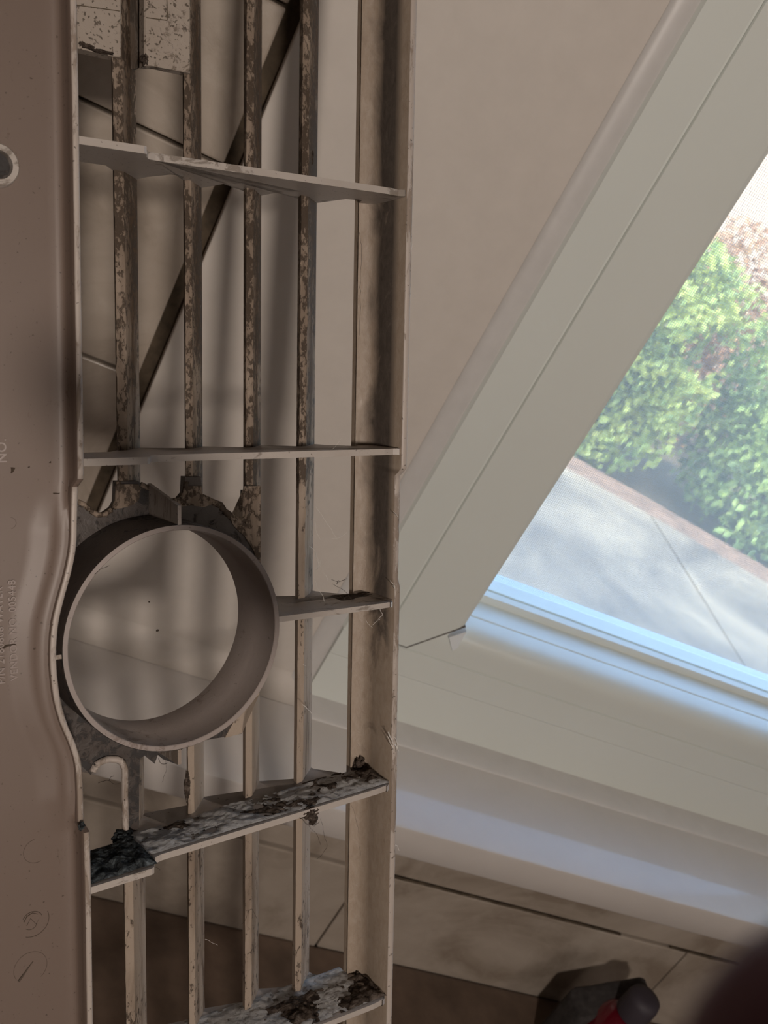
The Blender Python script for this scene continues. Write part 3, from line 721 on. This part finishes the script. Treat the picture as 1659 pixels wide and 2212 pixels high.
def felt(v, slope, ua, ub, wa, wb, mat, amp, seed, name='dust_layer', thr=-0.15):
    """lumpy felt lying on the upper face of a rib"""
    bm = bmesh.new(); nu, nw = int((ub-ua)/0.00045), int((wb-wa)/0.00045); Gd = {}
    for i in range(nu+1):
        for j in range(nw+1):
            u = ua+(ub-ua)*i/nu; w_ = wa+(wb-wa)*j/nw
            h = noise.fractal(Vector((u*260, w_*260, seed)), 1.0, 2.0, 4)*0.6+noise.noise(Vector((u*70, w_*90, seed+5)))
            e = min(1, min(i, nu-i)/5, min(j, nw-j)/4)
            if h < thr or e <= 0: continue
            Gd[i, j] = bm.verts.new((u, v+slope*(u-0.14)-0.0001-amp*max(0.02, h-thr)*e, w_))
    for (i, j), q in list(Gd.items()):
        if (i+1, j) in Gd and (i, j+1) in Gd and (i+1, j+1) in Gd: bm.faces.new((q, Gd[i+1, j], Gd[i+1, j+1], Gd[i, j+1]))
    for q in [q for q in bm.verts if not q.link_faces]: bm.verts.remove(q)
    gobj(name, bm, mat, smooth=True, kind='stuff')
v4, s4 = 0.1405, -0.045
felt(v4, s4, slat_u[0][0]-0.002, cu1+0.004, 0.0008, 0.0185, M_dust, 0.0011, 2.0, thr=-0.55)
felt(v4, s4, slat_u[0][0]-0.004, slat_u[1][0], 0.001, 0.017, M_dust2, 0.0011, 7.0, thr=0.30)
felt(v4, s4, slat_u[1][2]-0.002, slat_u[3][0]+0.002, 0.001, 0.015, M_dust2, 0.0016, 9.0, thr=0.02)
felt(v4, s4, slat_u[3][0]+0.001, ci-0.0003, 0.003, 0.0195, M_dust2, 0.0022, 21.0, thr=-0.30)
felt(v4, s4, uF(v4)+0.0002, slat_u[0][0]+0.0015, -0.0058, 0.015, M_dust3, 0.0015, 4.0, thr=-0.9)
v5 = 0.2175
felt(v5, 0, slat_u[2][0], ci, 0.001, 0.018, M_dust2, 0.0022, 12.0, thr=-0.20)
felt(v5, 0, slat_u[1][0], cu1, 0.001, 0.026, M_dust, 0.0008, 14.0, thr=-0.55)
felt(0.0738, 0, slat_u[3][2], ci-0.0003, 0.010, 0.0185, M_dust2, 0.0008, 16.0, thr=0.0)
# corner wads of lint: irregular lumps
def wad(px, py, w_, su, sv, sw, seed, mat=None, name='lint_wad'):
    bm = bmesh.new(); bmesh.ops.create_icosphere(bm, subdivisions=4, radius=1.0); c_ = Vector((*G(px, py, w_), w_))
    for q in bm.verts:
        d = q.co.normalized(); k = 1+0.55*noise.fractal(d*2.1+Vector((seed,)*3), 1.0, 2.0, 5)
        q.co = c_+Vector((d.x*su*k, d.y*sv*k, d.z*sw*k))
    gobj(name, bm, mat or M_dust2, smooth=True)
wad(798,1672,0.017,0.0060,0.0024,0.0030,3); wad(778,1655,0.018,0.0022,0.0036,0.0020,8); wad(822,1692,0.010,0.0030,0.0016,0.0050,10)
wad(790,2140,0.016,0.0055,0.0030,0.0035,5); wad(770,2118,0.018,0.0020,0.0030,0.0020,6); wad(655,2195,0.008,0.0050,0.0022,0.0040,15)
wad(668,1755,0.001,0.0032,0.0020,0.0015,21); wad(676,1768,0.001,0.0014,0.0018,0.0012,25)
wad(268,1812,0.016,0.0030,0.0022,0.003,31, M_dust3); wad(176,1785,-0.005,0.0008,0.0012,0.001,33, M_dust3)
wad(190,100,WS-0.0022,0.0016,0.0006,0.0006,41); wad(178,94,WS-0.0022,0.0008,0.0005,0.0005,42); wad(222,112,WS-0.002,0.0030,0.0005,0.0005,44)
wad(312,130,WS-0.001,0.0010,0.0016,0.001,45); wad(322,1300,0.0,0.0002,0.0002,0.0002,46)
wad(404,1700,WS-0.0008,0.0010,0.0042,0.0006,51, M_dust2)
wad(672,340,WS+0.004,0.0008,0.0022,0.0006,52); wad(340,1362,0.012,0.0004,0.0003,0.0004,53)
# --- hairs and fibres
M_hair = simple('dark_hair', (0.03,0.02,0.015), 0.4); M_fibre = simple('white_fibre', (0.75,0.72,0.68), 0.4)
def hair(pts, r, w_, mat, name='stray_hair', wiggle=0.0004, seed=0):
    P = [Vector((*G(a, b_, w_), w_)) for a, b_ in pts]; out = []
    for i in range(len(P)-1):
        p0, p1, p2, p3 = P[max(i-1,0)], P[i], P[i+1], P[min(i+2, len(P)-1)]
        for k in range(5):
            s = k/5
            q = 0.5*((2*p1)+(p2-p0)*s+(2*p0-5*p1+4*p2-p3)*s*s+(3*p1-p0-3*p2+p3)*s**3)
            q = q+Vector((noise.noise(q*500+Vector((seed,0,0))), noise.noise(q*500+Vector((0,seed+9,0))), noise.noise(q*400+Vector((0,0,seed+3)))*2))*wiggle
            out.append(q)
    out.append(P[-1]); bm = bmesh.new(); tube(bm, out, r, 4); gobj(name, bm, mat, smooth=True)
Hs = [([(775,500),(781,530),(779,600),(778,650),(776,725)],5e-5,WS-0.004),([(693,1765),(700,1800),(704,1830),(694,1848),(684,1855)],5e-5,0.002),
 ([(650,1765),(662,1780),(676,1782),(690,1775)],7e-5,0.001),([(664,1755),(668,1775),(680,1784),(686,1768),(680,1758)],7e-5,0.001),([(672,1750),(676,1770),(684,1775)],7e-5,0.001),
 ([(650,1765),(668,1785),(684,1805),(692,1825)],5e-5,0.001),([(720,1262),(745,1278),(762,1300)],7e-5,0.01),([(716,1252),(735,1257),(750,1250)],8e-5,0.01),([(728,1262),(732,1254)],1e-4,0.01),
 ([(212,1692),(232,1686),(244,1692),(258,1693)],9e-5,0.016),([(234,1686),(240,1678),(246,1676)],8e-5,0.016),([(175,768),(180,772)],6e-5,0.0),
 ([(520,1995),(530,1985),(536,1970),(545,1965),(555,1985)],5e-5,WS),([(356,1630),(358,1660),(350,1690)],4e-5,-0.002),([(344,1640),(348,1650),(362,1648)],9e-5,-0.002),
 ([(205,1240),(220,1228),(236,1222)],7e-5,-0.0032),([(352,1602),(374,1604)],1.0e-4,0.003),([(716,1690),(740,1686),(760,1700)],6e-5,0.01),([(700,1700),(730,1692),(756,1698)],6e-5,0.01),
 ([(735,1715),(760,1740),(775,1800),(778,1850)],3e-5,0.004),([(325,1870),(335,1872),(345,1880)],6e-5,0.0),([(410,500),(400,520)],4e-5,WS-0.001),
 ([(605,2160),(612,2190),(622,2205)],6e-5,0.004),([(675,2180),(678,2200),(672,2212)],5e-5,0.004),([(560,2180),(590,2184),(620,2182)],5e-5,0.006)]
for i, (p, r, w_) in enumerate(Hs): hair(p, r, w_, M_hair, seed=i)
Fs = [([(683,1096),(700,1120),(714,1142),(728,1165)],3.5e-5,0.012),([(716,1164),(735,1160),(750,1150)],3e-5,0.012),([(681,1130),(684,1150),(692,1166)],5e-5,0.012),([(668,1180),(680,1190),(684,1204),(694,1230)],5e-5,0.012),
 ([(680,1190),(686,1210),(688,1226),(682,1232)],6e-5,0.012),([(683,1200),(690,1215),(694,1222),(690,1208)],5e-5,0.012),([(694,1230),(704,1244),(708,1256),(704,1242)],4e-5,0.012),([(680,1250),(688,1274),(698,1290),(701,1304)],4.5e-5,0.012),
 ([(850,1105),(856,1112),(860,1116)],6e-5,0.002),([(843,1254),(850,1262),(853,1272),(849,1265)],7e-5,0.002),([(846,1430),(856,1434),(860,1442)],5e-5,0.003),([(851,1590),(855,1600),(858,1615),(862,1622),(852,1608)],7e-5,0.002),
 ([(837,1580),(845,1596),(850,1604),(855,1612),(856,1625)],8e-5,0.001),([(838,1590),(843,1604),(850,1618),(848,1622)],8e-5,0.001),([(848,1600),(842,1590),(840,1578)],6e-5,0.001),([(852,1826),(858,1828),(862,1838)],6e-5,0.003),
 ([(653,1522),(664,1532),(674,1542)],7e-5,0.012),([(828,1300),(822,1315),(826,1330),(818,1340)],6e-5,0.004),([(805,1350),(815,1342),(825,1330)],5e-5,0.006),([(790,1340),(798,1352),(804,1356)],4e-5,0.006),([(875,525),(878,515),(876,508)],7e-5,0.004),
 ([(655,1435),(660,1438)],5e-5,0.012),([(444,2030),(462,2038),(470,2042)],3e-5,0.0),([(700,985),(716,975),(738,945)],3e-5,0.002),([(825,1005),(830,1010),(826,1018)],5e-5,0.012),([(886,560),(888,540),(891,520)],4e-5,0.0)]
for i, (p, r, w_) in enumerate(Fs): hair(p, r*1.35, w_, M_fibre, 'white_fibre', 0.0003, 40+i)

# ================================================================== small things on the counter, and the finger at the lens
M_sponge = simple('dark_grey_sponge', (0.05,0.045,0.045), 0.95, 0.4, 150, 0.8)
sx, sy = 0.543, 0.478
bm = bmesh.new(); box(bm, -0.026, 0.026, -0.014, 0.014, 0, 0.082, 0.005)
bmesh.ops.subdivide_edges(bm, edges=bm.edges[:], cuts=3, use_grid_fill=True)
for q in bm.verts:
    q.co.z *= 1.0+q.co.x*9.0*(q.co.z/0.082)**3
    q.co += Vector((noise.noise(q.co*60), noise.noise(q.co*60+Vector((3,0,0))), 0))*0.001*(1 if q.co.z > 0.004 else 0)
    q.co += Vector((sx, sy, CT))
tag(obj('scouring_sponge', bm, M_sponge, smooth=60), 'dark grey sponge standing on end with a slanting top, left of the red bottle', 'sponge')
bot = tag(empty('soap_bottle', (0.552, 0.462, CT)), 'small glossy dark red bottle with grey violet cap at the bottom edge of the photo', 'bottle')
def lz(bm, prof, n=40):      # spun about z
    R = []
    for i in range(n):
        a = 2*math.pi*i/n; R.append([bm.verts.new((r_*math.cos(a), r_*math.sin(a), z_)) for r_, z_ in prof])
    for i in range(n):
        for k in range(len(prof)-1): bm.faces.new((R[i][k], R[(i+1)%n][k], R[(i+1)%n][k+1], R[i][k+1]))
    bm.faces.new([R[i][0] for i in range(n)][::-1]); bm.faces.new([R[i][-1] for i in range(n)])
bm = bmesh.new(); lz(bm, [(0.022,0.0),(0.0245,0.002),(0.025,0.012),(0.025,0.060),(0.0225,0.073),(0.0165,0.082),(0.012,0.085)]); obj('body', bm, simple('red_plastic', (0.13,0.004,0.014), 0.22, coat=0.5), bot, smooth=60)
bm = bmesh.new(); lz(bm, [(0.0130,0.0852),(0.0135,0.088),(0.0132,0.102),(0.012,0.107),(0.006,0.109)]); obj('cap', bm, simple('grey_violet_cap', (0.06,0.05,0.065), 0.6), bot, smooth=60)

# finger: one tapered surface with a nail, held just under the lens at the right
def finger():
    P = lambda px, py, z: to_world(((px-CX)/F_PX*z, (py-CY)/F_PX*z, z))
    tip = P(1668, 2190, 0.026); base = P(3700, 4500, 0.055)
    d = (base-tip).normalized(); a = d.orthogonal().normalized(); b2 = d.cross(a)
    L = 0.075; prof = [(0.0, 0.0), (0.0006, 0.0026), (0.002, 0.0044), (0.0045, 0.0060), (0.008, 0.0070), (0.013, 0.0075), (0.020, 0.0075), (0.026, 0.0080), (0.032, 0.0078), (0.045, 0.0082), (0.052, 0.0088), (0.06, 0.0088), (0.075, 0.0094)]
    bm = bmesh.new(); rings = []
    for s, r_ in prof[1:]:
        c_ = tip+d*s; rings.append([bm.verts.new(c_+(a*math.cos(2*math.pi*k/24)*1.06+b2*math.sin(2*math.pi*k/24)*0.94)*r_) for k in range(24)])
    t0 = bm.verts.new(tip)
    for k in range(24): bm.faces.new((t0, rings[0][(k+1)%24], rings[0][k]))
    for i in range(len(rings)-1):
        for k in range(24): bm.faces.new((rings[i][k], rings[i][(k+1)%24], rings[i+1][(k+1)%24], rings[i+1][k]))
    bm.faces.new(rings[-1])
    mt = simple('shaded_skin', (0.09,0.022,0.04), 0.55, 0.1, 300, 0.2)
    f = tag(obj('finger', bm, mt, smooth=True), 'blurred dark maroon fingertip close to the lens in the bottom right corner', 'finger')
    bm = bmesh.new()
    q = [[bm.verts.new(tip+d*(0.002+0.011*i/6)+(a*math.sin((j-3)*0.25)*1.06-b2*math.cos((j-3)*0.25)*0.94)*(0.0042+0.0034*min(1, i/3))) for j in range(7)] for i in range(7)]
    for i in range(6):
        for j in range(6): bm.faces.new((q[i][j], q[i][j+1], q[i+1][j+1], q[i+1][j]))
    obj('nail', bm, simple('nail', (0.25,0.10,0.10), 0.3), f, smooth=True)
finger()
